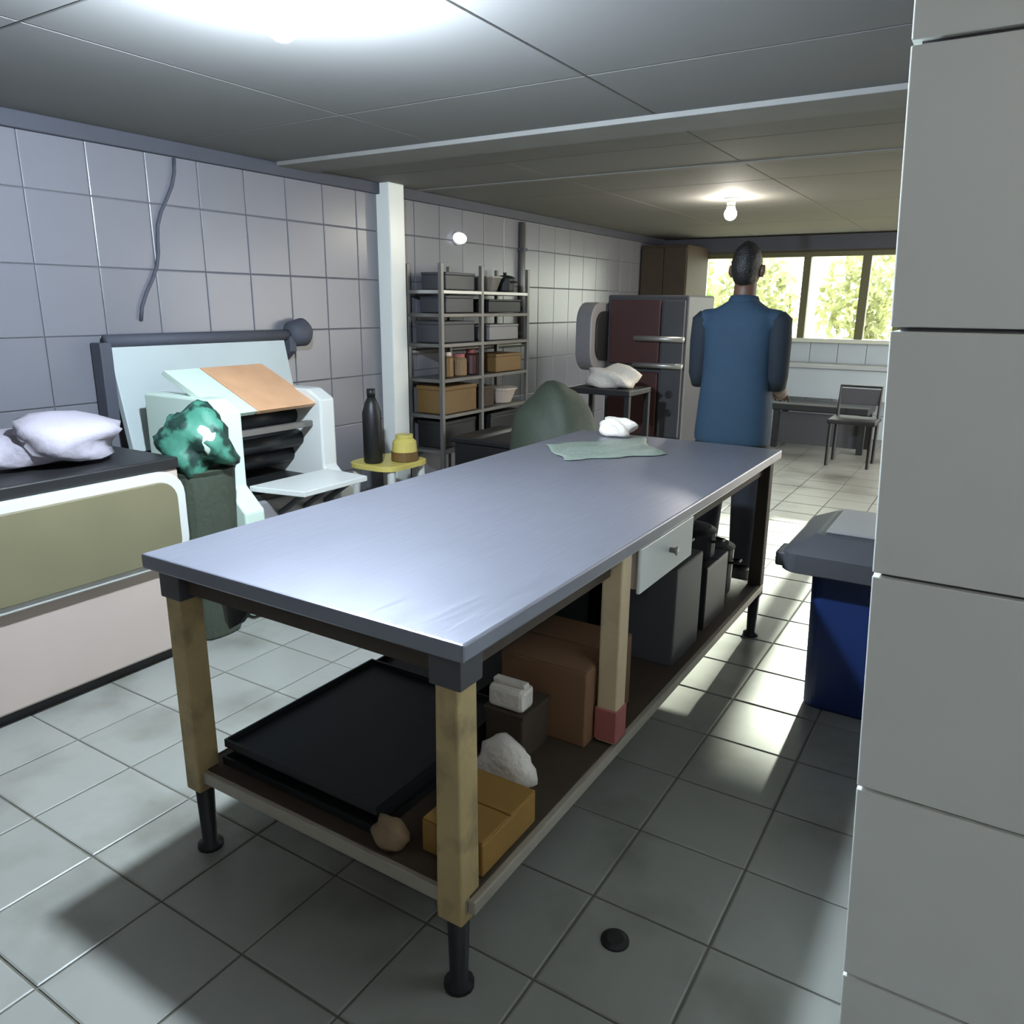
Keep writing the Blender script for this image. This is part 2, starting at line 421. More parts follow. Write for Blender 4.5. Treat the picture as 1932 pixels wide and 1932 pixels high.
obj('side_rail', B(-.03, -.012, .05, TL-.05, .218, .25, bev=.003), 'rail', tb)
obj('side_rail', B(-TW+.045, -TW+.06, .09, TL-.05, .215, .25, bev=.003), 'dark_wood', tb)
dr = obj('drawer', B(-.40, -.012, .84, 1.24, H-.165, H-.045, bev=.006), 'cream', tb)
dr['label'] = 'white drawer front'
obj('drawer_front', B(-.014, -.002, .83, 1.25, H-.172, H-.04, bev=.004), 'white', dr)
obj('knob', T([(-.003, 1.05, H-.10), (.012, 1.05, H-.10), (.02, 1.05, H-.10)], [.008, .008, .015], 14), 'dull_steel', dr, True)

# on the table: a limp sheet of grey-green plastic at the far left corner
bm = bmesh.new(); nx, ny = 22, 22; rr = random.Random(5); G = []
cor = [(-.90, 1.86), (-.66, 1.60), (-.36, 1.96), (-.60, 2.30)]
for i in range(nx+1):
    for j in range(ny+1):
        u, v = i/nx, j/ny
        x = (1-u)*(1-v)*cor[0][0]+u*(1-v)*cor[1][0]+u*v*cor[2][0]+(1-u)*v*cor[3][0]
        y = (1-u)*(1-v)*cor[0][1]+u*(1-v)*cor[1][1]+u*v*cor[2][1]+(1-u)*v*cor[3][1]
        x += .02*math.sin(9*v+2)*(1-abs(2*u-1))+.012*math.sin(17*v); y += .02*math.sin(8*u+1)
        z = H+.004+.012*(.5+.5*math.sin(11*u+7*v))*math.sin(PI*u)*math.sin(PI*v)+rr.uniform(0, .002)
        G.append(bm.verts.new((x, y, z)))
for i in range(nx):
    for j in range(ny):
        a = i*(ny+1)+j; bm.faces.new((G[a], G[a+ny+1], G[a+ny+2], G[a+1]))
o = obj('plastic_sheet', bm, 'cloth', None, True, origin=(-.62, 1.95, H))
o.modifiers.new('thickness', 'SOLIDIFY').thickness = .002
tag(o, 'thin grey-green plastic sheet lying on the far left of the tabletop', 'sheet')
o = obj('plastic_bag', blob(-.74, 2.27, H+.047, .085, .05, .045, 21, .2), 'white_bag', None, True, origin=(-.74, 2.27, H))
tag(o, 'small crumpled pale bag at the far left corner of the tabletop', 'bag')

# under the table, on its shelf (top of shelf z = .25)
SZ = .25
def tray(x0, x1, y0, y1, z, label, rot=0):
    t = thing('baking_tray', ((x0+x1)/2, (y0+y1)/2, z), label, 'tray', 'black trays on the table shelf')
    bm = B(x0, x1, y0, y1, z, z+.006); obj('base', bm, 'black_metal', t)
    bm = bmesh.new(); h = .022
    box(bm, x0, x0+.006, y0, y1, z+.006, z+h); box(bm, x1-.006, x1, y0, y1, z+.006, z+h)
    box(bm, x0+.006, x1-.006, y0, y0+.006, z+.006, z+h); box(bm, x0+.006, x1-.006, y1-.006, y1, z+.006, z+h)
    obj('rim', bm, 'black_metal', t)
    return t
tray(-.865, -.32, .10, .70, SZ, 'large black tray at the front of the shelf, bottom of the stack')
tray(-.86, -.33, .13, .72, SZ+.023, 'large black tray at the front of the shelf, middle of the stack')
tray(-.865, -.33, .11, .69, SZ+.046, 'large black tray at the front of the shelf, top of the stack')
tray(-.87, -.46, .74, 1.32, SZ, 'black tray on the shelf behind the front stack, lower one')
tray(-.88, -.47, .72, 1.30, SZ+.023, 'black tray on the shelf behind the front stack, upper one')
c = thing('black_crate', (-.62, 1.62, SZ), 'tall black crate on the shelf behind the trays', 'crate')
bm = bmesh.new(); x0, x1, y0, y1, z0, z1 = -.80, -.40, 1.36, 1.88, SZ, .70
box(bm, x0, x1, y0, y1, z0, z0+.012); box(bm, x0, x0+.012, y0, y1, z0, z1); box(bm, x1-.012, x1, y0, y1, z0, z1)
box(bm, x0, x1, y0, y0+.012, z0, z1); box(bm, x0, x1, y1-.012, y1, z0, z1)
obj('body', bm, 'black', c)
bm = bmesh.new()
box(bm, x0-.012, x1+.012, y0-.012, y0+.002, z1-.03, z1); box(bm, x0-.012, x1+.012, y1-.002, y1+.012, z1-.03, z1)
box(bm, x0-.012, x0+.002, y0, y1, z1-.03, z1); box(bm, x1-.002, x1+.012, y0, y1, z1-.03, z1)
obj('rim', bm, 'black', c)
def carton(x0, x1, y0, y1, z0, z1, m, name, label, cat='box', open_=False):
    t = thing(name, ((x0+x1)/2, (y0+y1)/2, z0), label, cat)
    obj('body', B(x0, x1, y0, y1, z0, z1-.004, bev=.004), m, t)
    ym = (y0+y1)/2
    for a, b in ((y0, ym-.002), (ym+.002, y1)): obj('flap', B(x0+.002, x1-.002, a+.002, b, z1-.004, z1, bev=.0015), m, t)
    obj('tape', B((x0+x1)/2-.02, (x0+x1)/2+.02, y0-.001, y0, z0+(z1-z0)*.45, z1-.004), m, t)
    return t
carton(-.36, -.085, .69, 1.0, SZ, .48, 'carton', 'cardboard_box', 'plain brown cardboard box on the shelf beside the middle leg')
carton(-.205, -.04, .12, .345, SZ, .335, 'yellow_carton', 'carton', 'low yellow-brown carton on the shelf just behind the near right leg')
o = obj('paper_sack', blob(-.275, .095, SZ+.035, .045, .035, .035, 4, .12), 'sack', None, True, origin=(-.275, .095, SZ))
tag(o, 'small brown paper sack on shelf left of the near right leg', 'sack')
o = obj('plastic_bag', blob(-.18, .43, SZ+.065, .082, .05, .068, 8, .18), 'white_bag', None, True, origin=(-.18, .43, SZ))
tag(o, 'crumpled white plastic bag on the shelf behind the yellow carton', 'bag')
t = thing('packet', (-.30, .60, SZ), 'dark box on the shelf behind the white bag carrying a white packet', 'box')
obj('body', B(-.31, -.19, .53, .67, SZ, .38, bev=.006), 'dark_wood', t); obj('lid', B(-.315, -.185, .525, .675, .38, .392, bev=.003), 'dark_wood', t)
t.name = 'dark_box'
t = thing('white_packet', (-.29, .57, .392), 'small white packet lying on the dark box beside the brown cardboard box', 'packet')
obj('body', B(-.305, -.195, .535, .60, .392, .455, bev=.012), 'white_bag', t)
obj('fold', B(-.30, -.20, .555, .58, .455, .468, bev=.003), 'white_bag', t)
# farther along the shelf
t = carton(-.30, -.06, 1.30, 1.56, SZ, .60, 'dark_grey', 'storage_box', 'dark grey storage box on the shelf beyond the white drawer')
t = carton(-.36, -.07, 1.66, 1.92, SZ, .50, 'black', 'storage_box', 'black storage box at the far end of the table shelf')
def pot(x, y, z, r, h, label, m='black_metal'):
    t = thing('cooking_pot', (x, y, z), label, 'pot')
    obj('body', T([(x, y, z), (x, y, z+.01), (x, y, z+h), (x, y, z+h+.006)], [r*.9, r*.96, r, r*1.05], 24), m, t, False)
    obj('lid', T([(x, y, z+h+.006), (x, y, z+h+.02), (x, y, z+h+.03)], [r*1.03, r*.8, r*.3], 24), m, t, False)
    obj('lid_knob', T([(x, y, z+h+.03), (x, y, z+h+.05)], [.012, .018], 12), 'black', t, True)
    for s in (-1, 1): obj('handle', T([(x+s*r*.95, y-.03, z+h*.75), (x+s*(r+.03), y-.02, z+h*.77), (x+s*(r+.03), y+.02, z+h*.77), (x+s*r*.95, y+.03, z+h*.75)], .006, 8), 'black', t, True)
pot(-.22, 2.10, SZ, .12, .20, 'dark cooking pot at the very end of the table shelf')
pot(-.19, 1.79, .50, .10, .10, 'small dark pot standing on the black storage box under the table')
pot(-.19, 1.43, .60, .095, .09, 'small dark pot standing on the dark grey storage box')
# something dark tucked under the near left of the top
t = thing('dark_rag', (-.70, .16, H-.14), 'dark rag hanging under the near left edge of the tabletop', 'rag')
bm = bmesh.new(); n = 16; top = []; low = []
for i in range(n+1):
    u = i/n; x = -.87+.34*u; y = .085+.012*math.sin(u*15)
    dep = .05+.07*math.exp(-((u-.32)/.13)**2)+.02*math.sin(u*9)*u
    top.append((bm.verts.new((x, y, H-.038)), bm.verts.new((x, y+.02, H-.038)))); low.append((bm.verts.new((x, y+.01, H-.06-dep)), bm.verts.new((x, y+.035, H-.06-dep))))
for i in range(n):
    bm.faces.new((top[i][0], top[i+1][0], low[i+1][0], low[i][0])); bm.faces.new((top[i][1], low[i][1], low[i+1][1], top[i+1][1]))
    bm.faces.new((low[i][0], low[i+1][0], low[i+1][1], low[i][1]))
obj('cloth', bm, 'black', t, True)

# ------------------------------------------------------------------ floor bits
t = thing('floor_drain', (.173, .36, 0), 'round black drain cap on the grey floor right of the near table leg', 'drain')
obj('cap', T([(.173, .36, .0005), (.173, .36, .006), (.173, .36, .009)], [.034, .033, .02], 24), 'black', t)

# bin
bx0, bx1, by0, by1, bh = .275, .72, 1.74, 2.22, .60
t = thing('waste_bin', ((bx0+bx1)/2, (by0+by1)/2, 0), 'navy blue waste bin with a grey lid standing beside the white tiled pillar', 'bin')
bm = bmesh.new(); R_ = []
for z, k in ((0, .90), (.01, .92), (bh-.05, 1.0), (bh-.045, 1.03), (bh, 1.03)):
    P2 = rounded(-(bx1-bx0)/2*k, (bx1-bx0)/2*k, -(by1-by0)/2*k, (by1-by0)/2*k, .05*k)
    R_.append([bm.verts.new(((bx0+bx1)/2+x, (by0+by1)/2+y, z)) for x, y in P2])
for a, b in zip(R_, R_[1:]):
    for k in range(len(a)): bm.faces.new((a[k], a[(k+1) % len(a)], b[(k+1) % len(a)], b[k]))
bm.faces.new(R_[0][::-1]); bm.faces.new(R_[-1])
obj('body', bm, 'navy', t)
lx0, lx1, ly0, ly1 = bx0-.085, bx1+.06, by0-.07, by1+.06
bm = bmesh.new(); R_ = []
for z, d in ((bh-.06, 0), (bh-.055, -.006), (bh+.01, -.006), (bh+.02, .01), (bh+.065, .085), (bh+.068, .10)):
    P2 = rounded(lx0+d, lx1-d, ly0+d, ly1-d, .05)
    R_.append([bm.verts.new((x, y, z)) for x, y in P2])
for a, b in zip(R_, R_[1:]):
    for k in range(len(a)): bm.faces.new((a[k], a[(k+1) % len(a)], b[(k+1) % len(a)], b[k]))
bm.faces.new(R_[0][::-1]); bm.faces.new(R_[-1])
ld = obj('lid', bm, 'dark_grey', t); ld['label'] = 'grey plastic lid'
obj('lid_panel', B(lx0+.115, lx1-.11, ly0+.12, ly1-.12, bh+.068, bh+.078, bev=.004), 'grey', ld)
obj('opening', B(lx0+.28, lx1-.13, ly0+.17, ly1-.28, bh+.074, bh+.081, bev=.002), 'black', ld)
obj('lid_hinge', T([(lx0+.1, ly1-.01, bh+.03), (lx1-.1, ly1-.01, bh+.03)], .015, 12), 'dark_grey', ld, True)
obj('lid_handle', B(lx0-.03, lx0+.01, ly0+.02, ly0+.14, bh-.05, bh+.005, bev=.008), 'dark_grey', ld)

# ------------------------------------------------------------------ left row along X = -2
t = thing('cooker', (-2.35, .13, 0), 'white cabinet with rounded olive front panel and dark top at the left edge', 'appliance')
obj('body', B(-2.70, -2.0, -.60, .83, .05, .80, bev=.01), 'cream', t)
obj('plinth', B(-2.66, -2.04, -.56, .82, 0, .05), 'black', t)
bm = prism(rounded(-.02, .83, .42, .80, .10), 'x', -2.0, -1.965, .006)
fr = obj('front_frame', bm, 'white', t)
obj('front_panel', prism(rounded(.03, .785, .45, .765, .075), 'x', -1.966, -1.95, .004), 'olive', fr)
bm = prism(rounded(-.58, -.04, .42, .80, .10), 'x', -2.0, -1.965, .006)
fr = obj('front_frame', bm, 'white', t)
obj('front_panel', prism(rounded(-.53, -.085, .45, .765, .075), 'x', -1.966, -1.95, .004), 'olive', fr)
obj('top_plate', B(-2.68, -1.99, -.59, .83, .80, .845, bev=.006), 'black', t)
for y in (.2, .55): obj('burner', T([(-2.33, y, .845), (-2.33, y, .86)], [.11, .09], 20), 'dark_grey', t)
o = obj('folded_cloth', blob(-2.28, .50, .845+.09, .20, .24, .085, 31, .22), 'lilac', None, True, origin=(-2.28, .52, .845))
for v in o.data.vertices: v.co.z = max(v.co.z, .016)
tag(o, 'lilac-white crumpled cloth heaped on the dark top at the left edge', 'cloth')
# bin with green bag
t = thing('rubbish_bin', (-2.22, 1.02, 0), 'dark olive bin lined with a bulging green bag left of the white machine', 'bin')
obj('body', LOFT([(0, -2.14, 1.005, .12, .12), (.01, -2.14, 1.005, .125, .125), (.74, -2.14, 1.005, .155, .15), (.76, -2.14, 1.005, .165, .155)], 28, 2.6), 'dark_green', t)
gb = obj('bag_liner', blob(-2.10, 1.0, .87, .155, .14, .15, 12, .22, flat=False, sub=4), 'green_bag', t, True)
gb['label'] = 'crumpled green plastic liner'
obj('bag_knot', blob(-1.99, .97, .89, .045, .05, .07, 13, .3, flat=False, sub=2), 'mint', t, True)
# white machine with dark mouth
t = thing('dough_machine', (-2.30, 1.53, 0), 'white bench machine with dark open mouth, orange hopper and white tray', 'machine')
obj('base', B(-2.68, -2.10, 1.22, 1.84, .10, .54, bev=.012), 'grey', t)
for x in (-2.62, -2.16):
    for y in (1.27, 1.80): obj('foot', T([(x, y, 0), (x, y, .02), (x, y, .10)], [.035, .035, .022], 12), 'black', t)
for y0, y1, m in ((1.18, 1.29, 'mint'), (1.78, 1.88, 'white')):
    bm = prism([(-2.72, .02), (-2.05, .02), (-2.05, .52), (-2.16, .62), (-2.16, .97), (-2.25, 1.02), (-2.72, 1.02)], 'y', y0, y1, .01)
    obj('side_cheek', bm, m, t)
obj('back_plate', B(-2.70, -2.66, 1.29, 1.78, .54, 1.0), 'black', t)
obj('mouth_floor', B(-2.66, -2.12, 1.29, 1.78, .54, .57), 'black', t)
for k, (x, z, r) in enumerate(((-2.38, .88, .05), (-2.34, .76, .045), (-2.42, .67, .05))):
    obj('roller', T([(x, 1.29, z), (x, 1.78, z)], r, 18), 'black_metal', t, True)
obj('crossbar', B(-2.25, -2.22, 1.29, 1.78, .83, .86, bev=.004), 'dull_steel', t)
bm = prism([(-2.22, .93), (-2.19, .95), (-2.60, 1.13), (-2.63, 1.11)], 'y', 1.42, 1.80, .003)
hp = obj('hopper_board', bm, 'orange', t); hp['label'] = 'orange-brown sloping board'
bm = prism([(-2.16, 1.30), (-2.16, 1.80), (-1.86, 1.78), (-1.86, 1.36)], 'z', .585, .612, .004)
obj('tray', bm, 'white', t)
for y in (1.42, 1.58, 1.72): obj('tray_bracket', T([(-1.92, y, .585), (-2.12, y, .45)], .014, 8), 'dark_grey', t)
obj('feed_plate', prism([(-2.22, .93), (-2.19, .95), (-2.60, 1.13), (-2.63, 1.11)], 'y', 1.22, 1.412, .003), 'mint', t)
# pale board with the dark rail on the wall
t = thing('wall_board', (-2.93, 1.7, 1.0), 'pale sloping board under a dark wall rail with a round end', 'board')
bm = prism([(-2.86, .72), (-2.82, .72), (-2.93, 1.24), (-2.97, 1.24)], 'y', 1.16, 2.26, .004)
obj('board', bm, 'hood', t)
obj('rail', T([(-2.94, 1.15, 1.255), (-2.94, 2.38, 1.255)], .032, 16), 'dark_trim', t, True)
obj('rail_cap', T([(-2.94, 2.30, 1.26), (-2.94, 2.33, 1.26), (-2.94, 2.42, 1.27), (-2.94, 2.45, 1.27)], [.045, .075, .085, .06], 20), 'dark_trim', t, True)
obj('bracket', prism([(-2.98, .86), (-2.90, .86), (-2.90, 1.25), (-2.98, 1.25)], 'y', 1.10, 1.16, .004), 'dark_trim', t)
obj('bracket', prism([(-2.98, 1.10), (-2.90, 1.16), (-2.90, 1.25), (-2.98, 1.25)], 'y', 2.28, 2.33, .004), 'dark_trim', t)
# cable on the wall
pts = [(X0+.02, 1.66-.27*(k/12)+.02*math.sin(k), 2.15-.80*(k/12)) for k in range(13)]
o = obj('cable', T(pts, .009, 8), 'dark_trim', None, True, origin=(X0+.02, 1.5, 1.35))
tag(o, 'thin dark cable running down the tiled left wall from the ceiling', 'cable')
# stool with yellow top
t = thing('stool', (-2.45, 2.62, 0), 'small stool with yellow top and white legs left of the rack', 'stool')
obj('seat', LOFT([(.455, -2.45, 2.62, .17, .19), (.46, -2.45, 2.62, .19, .21), (.485, -2.45, 2.62, .19, .21), (.49, -2.45, 2.62, .18, .20)], 28, 4), 'yellow', t)
for dx in (-.14, .14):
    for dy in (-.14, .14): obj('leg', T([(-2.45+dx*1.15, 2.62+dy*1.15, 0), (-2.45+dx, 2.62+dy, .458)], [.022, .026], 12), 'white', t)
t = thing('black_bottle', (-2.47, 2.50, .49), 'tall black bottle standing on the yellow stool', 'bottle')
obj('body', T([(-2.47, 2.50, .49), (-2.47, 2.50, .50), (-2.47, 2.50, .80), (-2.47, 2.50, .86), (-2.47, 2.50, .90)], [.05, .058, .058, .04, .022], 20), 'black', t, True)
obj('cap', T([(-2.47, 2.50, .90), (-2.47, 2.50, .945)], .026, 16), 'black', t, True)
t = thing('jar', (-2.36, 2.67, .49), 'pale yellow jar with a brown base on the yellow stool', 'jar')
obj('body', T([(-2.36, 2.67, .49), (-2.36, 2.67, .495), (-2.36, 2.67, .55)], [.075, .085, .085], 24), 'brown', t)
obj('upper', T([(-2.36, 2.67, .55), (-2.36, 2.67, .61), (-2.36, 2.67, .635)], [.08, .075, .05], 24), 'yellow', t)
obj('lid', T([(-2.36, 2.67, .635), (-2.36, 2.67, .655)], .055, 20), 'yellow', t)

# ------------------------------------------------------------------ shelving rack on the left wall
RX0, RX1, RY0, RY1 = -2.95, -2.62, 3.42, 4.62
t = thing('shelf_rack', ((RX0+RX1)/2, (RY0+RY1)/2, 0), 'tall metal shelving rack loaded with dark goods against the left wall', 'rack')
for x in (RX0, RX1-.03):
    for y in (RY0, (RY0+RY1)/2-.1, RY1-.03):
        obj('post', B(x, x+.03, y, y+.03, 0, 1.72, bev=.003), 'dull_steel', t)
levels = [.12, .40, .66, .92, 1.17, 1.38, 1.54]
for z in levels:
    obj('shelf', B(RX0+.002, RX1-.002, RY0+.002, RY1-.002, z-.025, z, bev=.003), 'steel' if z > 1.5 else 'dull_steel', t)
G_ = 'goods on the wall rack'
def goods(x, y, z, w, d, h, m, label, name='box', cat='box'):
    t = thing(name, (x, y, z), label, cat, G_)
    obj('body', B(x-w/2, x+w/2, y-d/2, y+d/2, z, z+h*.85, bev=.006), m, t)
    obj('lid', B(x-w/2-.003, x+w/2+.003, y-d/2-.003, y+d/2+.003, z+h*.85, z+h, bev=.004), m, t)
def jar(x, y, z, r, h, m, lid, label):
    t = thing('jar', (x, y, z), label, 'jar', G_)
    obj('body', T([(x, y, z), (x, y, z+.006), (x, y, z+h*.75), (x, y, z+h*.85)], [r*.9, r, r, r*.7], 16), m, t)
    obj('lid', T([(x, y, z+h*.85), (x, y, z+h)], r*.74, 16), lid, t)
def basin(x, y, z, r, h, m, label):
    t = thing('basin', (x, y, z), label, 'basin', G_)
    obj('bowl', T([(x, y, z), (x, y, z+h*.9)], [r*.7, r], 24), m, t); obj('rim', T([(x, y, z+h*.9), (x, y, z+h)], [r*1.08, r*1.08], 24), m, t)
goods(-2.77, 4.28, 1.385, .26, .46, .10, 'black', 'flat black box on the third shelf of the rack from the top', 'black_box')
goods(-2.78, 3.70, 1.385, .24, .34, .12, 'dark_grey', 'dark grey box at the left of the same rack shelf as the flat black box', 'storage_box')
goods(-2.78, 3.68, 1.175, .24, .40, .15, 'dark_grey', 'wide dark grey box on the rack shelf under the dark grey box', 'storage_box')
goods(-2.78, 4.30, 1.175, .24, .42, .12, 'grey', 'pale grey box on the rack below the flat black box', 'storage_box')
jar(-2.72, 3.60, .925, .055, .18, 'brown', 'cream', 'brown jar with a cream lid at the left of the rack middle shelf')
jar(-2.72, 3.76, .925, .06, .16, 'sack', 'red', 'tan jar with a reddish lid on the rack middle shelf')
jar(-2.72, 3.92, .925, .055, .19, 'maroon', 'red', 'maroon jar on the rack middle shelf beside the tan jar')
goods(-2.76, 4.34, .925, .24, .38, .14, 'brown', 'brown box at the right of the rack middle shelf', 'brown_box')
goods(-2.76, 3.66, .665, .26, .40, .20, 'brown', 'olive-brown box at the left of the rack shelf under the jars', 'brown_box')
goods(-2.75, 4.06, .665, .18, .18, .16, 'dark_wood', 'narrow dark brown box in the middle of the rack shelf under the jars', 'brown_box')
basin(-2.76, 4.38, .665, .14, .12, 'cream', 'cream basin at the right of the rack shelf under the jars')
goods(-2.79, 3.70, .405, .24, .42, .20, 'black', 'black box at the left of the low rack shelf', 'black_box')
goods(-2.77, 4.30, .405, .26, .44, .20, 'black', 'black box at the right of the low rack shelf', 'black_box')
basin(-2.78, 4.20, 1.545, .13, .11, 'dull_steel', 'dull steel basin on the top shelf of the rack')
goods(-2.78, 3.72, 1.545, .22, .36, .12, 'dark_grey', 'dark grey box on the top shelf of the rack', 'storage_box')
pot(-2.76, 4.46, 1.545, .08, .10, 'small dark pot at the right end of the top rack shelf')
# dark crates in front of the rack and purple bag
t = thing('black_crate', (-2.15, 3.55, 0), 'low black crate on the floor in front of the rack', 'crate')
obj('body', B(-2.40, -1.92, 3.25, 3.85, 0, .52, bev=.012), 'black', t); obj('rim', B(-2.42, -1.90, 3.23, 3.87, .52, .56, bev=.01), 'black', t)
o = obj('plastic_bag', blob(-2.12, 2.95, .20, .16, .15, .20, 44, .18), 'purple', None, True, origin=(-2.12, 2.95, 0))
tag(o, 'purple-grey bag on the floor between the stool and the black crate', 'bag')
# pipe on the wall
t = thing('wall_pipe', (X0+.03, 5.06, 1.05), 'dark vertical pipe on the tiled wall right of the rack', 'pipe')
obj('riser', T([(X0+.035, 5.06, 1.1), (X0+.035, 5.06, 2.14)], .028, 12), 'dull_steel', t, True)
obj('branch', T([(X0+.035, 5.09, 1.1), (X0+.035, 5.02, 1.1), (X0+.035, 3.5, 1.1)], .02, 12), 'dull_steel', t, True)
for z in (1.4, 1.9): obj('clip', B(X0+.001, X0+.07, 5.025, 5.095, z, z+.025, bev=.003), 'dark_trim', t)

# dark green sack beyond the far left corner of the table
o = obj('sack', blob(-1.50, 3.05, .50, .29, .25, .50, 50, .045, sub=4), 'dark_green', None, True, origin=(-1.50, 3.05, 0))
tag(o, 'large dark green bulging sack standing beyond the far left of the table', 'sack')

# ------------------------------------------------------------------ oven and clutter at the far left
t = thing('deck_oven', (-1.78, 5.3, 0), 'dark maroon oven with two pale bar handles standing left of the person', 'oven')
obj('body', B(-2.10, -1.40, 5.02, 5.65, .32, 1.53, bev=.015), 'dark_grey', t)
for z0, z1 in ((.98, 1.49), (.40, .92)):
    d = obj('oven_door', B(-2.06, -1.62, 4.985, 5.02, z0, z1, bev=.008), 'maroon', t)
    obj('handle', T([(-1.82, 4.95, z0+.21 if z0 > .9 else z1+.06), (-1.40, 4.95, z0+.21 if z0 > .9 else z1+.06)], .022, 12), 'steel', d, True)
obj('control_panel', B(-1.60, -1.42, 4.99, 5.02, .40, 1.49, bev=.006), 'dark_grey', t)
for z in (.6, .75): obj('dial', T([(-1.51, 4.99, z), (-1.51, 4.965, z)], [.03, .025], 16), 'black', t)
fr = obj('side_hood', prism(rounded(4.72, 5.30, .92, 1.47, .16), 'x', -2.24, -2.10, .01), 'grey', t)
obj('side_panel', prism(rounded(4.80, 5.22, 1.0, 1.40, .12), 'x', -2.10, -2.085, .003), 'black', fr)
for x in (-2.06, -1.44):
    for y in (5.06, 5.61): obj('leg', B(x-.025, x+.025, y-.025, y+.025, 0, .32, bev=.004), 'black', t)
t = thing('trolley', (-1.70, 4.25, 0), 'low black trolley in front of the maroon oven', 'trolley')
obj('top', B(-1.95, -1.45, 4.05, 4.45, .82, .86, bev=.006), 'black', t)
obj('lower_shelf', B(-1.95, -1.45, 4.05, 4.45, .25, .28, bev=.006), 'black', t)
for x in (-1.93, -1.47):
    for y in (4.07, 4.43):
        l = obj('leg', B(x-.018, x+.018, y-.018, y+.018, .08, .82), 'black', t)
        obj('wheel', T([(x-.015, y, .04), (x+.015, y, .04)], .04, 14), 'dark_grey', l)
o = obj('plastic_bag', blob(-1.68, 4.25, .86+.075, .20, .15, .08, 61, .22), 'white_bag', None, True, origin=(-1.68, 4.25, .86))
for v in o.data.vertices: v.co.z = max(v.co.z, .001)
tag(o, 'bright white plastic bag lying on the black trolley before the oven', 'bag')

# ------------------------------------------------------------------ counter zone under the window
t = thing('added_cabinet', (-2.68, 8.1, 0), 'tall cabinet added to darken the far left corner behind the oven', 'cabinet')  # cabinet added to make this corner dark
obj('body', B(-2.98, -2.42, 7.75, 8.47, .06, 2.12, bev=.008), 'dark_wood', t)
obj('plinth', B(-2.96, -2.44, 7.78, 8.45, 0, .06), 'black', t)
for xa, xb, hx in ((-2.97, -2.705, -2.73), (-2.695, -2.43, -2.67)):
    d = obj('door', B(xa, xb, 7.732, 7.75, .09, 2.09, bev=.005), 'dark_wood', t)
    obj('handle', T([(hx, 7.715, 1.0), (hx, 7.715, 1.16)], .008, 8), 'dull_steel', d, True)
t = thing('black_bench', (-.62, 7.6, 0), 'low black bench on the bright floor under the window', 'bench')
obj('top', B(-1.25, -.30, 7.35, 7.85, .40, .47, bev=.01), 'black', t)
for x in (-1.2, -.35):
    for y in (7.4, 7.8): obj('leg', B(x-.03, x+.03, y-.03, y+.03, 0, .40), 'black', t)
obj('kick_board', B(-1.22, -.33, 7.42, 7.44, .05, .38), 'dark_grey', t)
t = thing('chair', (-.34, 6.85, 0), 'black metal chair standing by the bench under the window', 'chair')
obj('seat', B(-.56, -.14, 6.62, 7.02, .40, .44, bev=.01), 'black', t)
for x in (-.53, -.17):
    for y in (6.65, 6.99): obj('leg', T([(x, y, 0), (x, y, .41)], .016, 10), 'black', t)
bm = bmesh.new(); tube(bm, [(-.53, 6.99, .43), (-.53, 7.03, .72), (-.17, 7.03, .72), (-.17, 6.99, .43)], .015, 10)
obj('back_frame', bm, 'black', t)
obj('backrest', B(-.53, -.17, 7.015, 7.03, .55, .70, bev=.006), 'dark_grey', t)
t = thing('steel_counter', (-1.0, 8.2, 0), 'pale steel counter along the back wall under the window', 'counter')
obj('worktop', B(-1.7, .3, 7.98, 8.47, .80, .84, bev=.006), 'steel', t)
obj('front_panel', B(-1.68, .28, 8.02, 8.04, .48, .80), 'back_low', t)
for x in (-1.66, -.7, .26): obj('leg', B(x-.02, x+.02, 8.03, 8.07, 0, .80), 'steel', t)

# ------------------------------------------------------------------ the person (seen from behind, facing the window)
PX, PY = -.425, 3.08
def remesh(o, vox):
    r = o.modifiers.new('remesh', 'REMESH'); r.mode = 'VOXEL'; r.voxel_size = vox; r.use_smooth_shade = True
    s = o.modifiers.new('smooth', 'SMOOTH'); s.factor = .5; s.iterations = 4
per = thing('person', (PX, PY, 0), 'person in a blue shirt with black hair, back turned, beyond the table', 'person')
bm = bmesh.new()
def P3(x, y, z): return (PX+x, PY+y, z)
# torso, neck, head
loft(bm, [(.80, PX, PY, .15, .10), (.90, PX, PY, .165, .115), (1.0, PX, PY, .155, .11), (1.10, PX, PY, .15, .105), (1.22, PX, PY, .165, .11),
          (1.34, PX, PY, .175, .11), (1.41, PX, PY, .15, .09), (1.45, PX, PY, .09, .07)], 28, 2.3)
tube(bm, [P3(0, .0, 1.40), P3(0, .01, 1.47), P3(0, .02, 1.56)], [.07, .058, .056], 18)
h = bmesh.new(); bmesh.ops.create_icosphere(h, subdivisions=4, radius=1)
for v in h.verts:
    x, y, z = v.co; k = 1-.22*max(0, -z)*(1 if y > -.2 else .7)
    v.co = Vector(P3(x*.070*k, .022+y*.092*(1-.12*max(0, -z)), 1.625+z*.112))
merge(bm, h)
tube(bm, [P3(0, .118, 1.64), P3(0, .145, 1.60), P3(0, .135, 1.59)], [.010, .016, .012], 10)      # nose
tube(bm, [P3(-.026, .112, 1.562), P3(0, .122, 1.560), P3(.026, .112, 1.562)], [.006, .010, .006], 8)   # lips
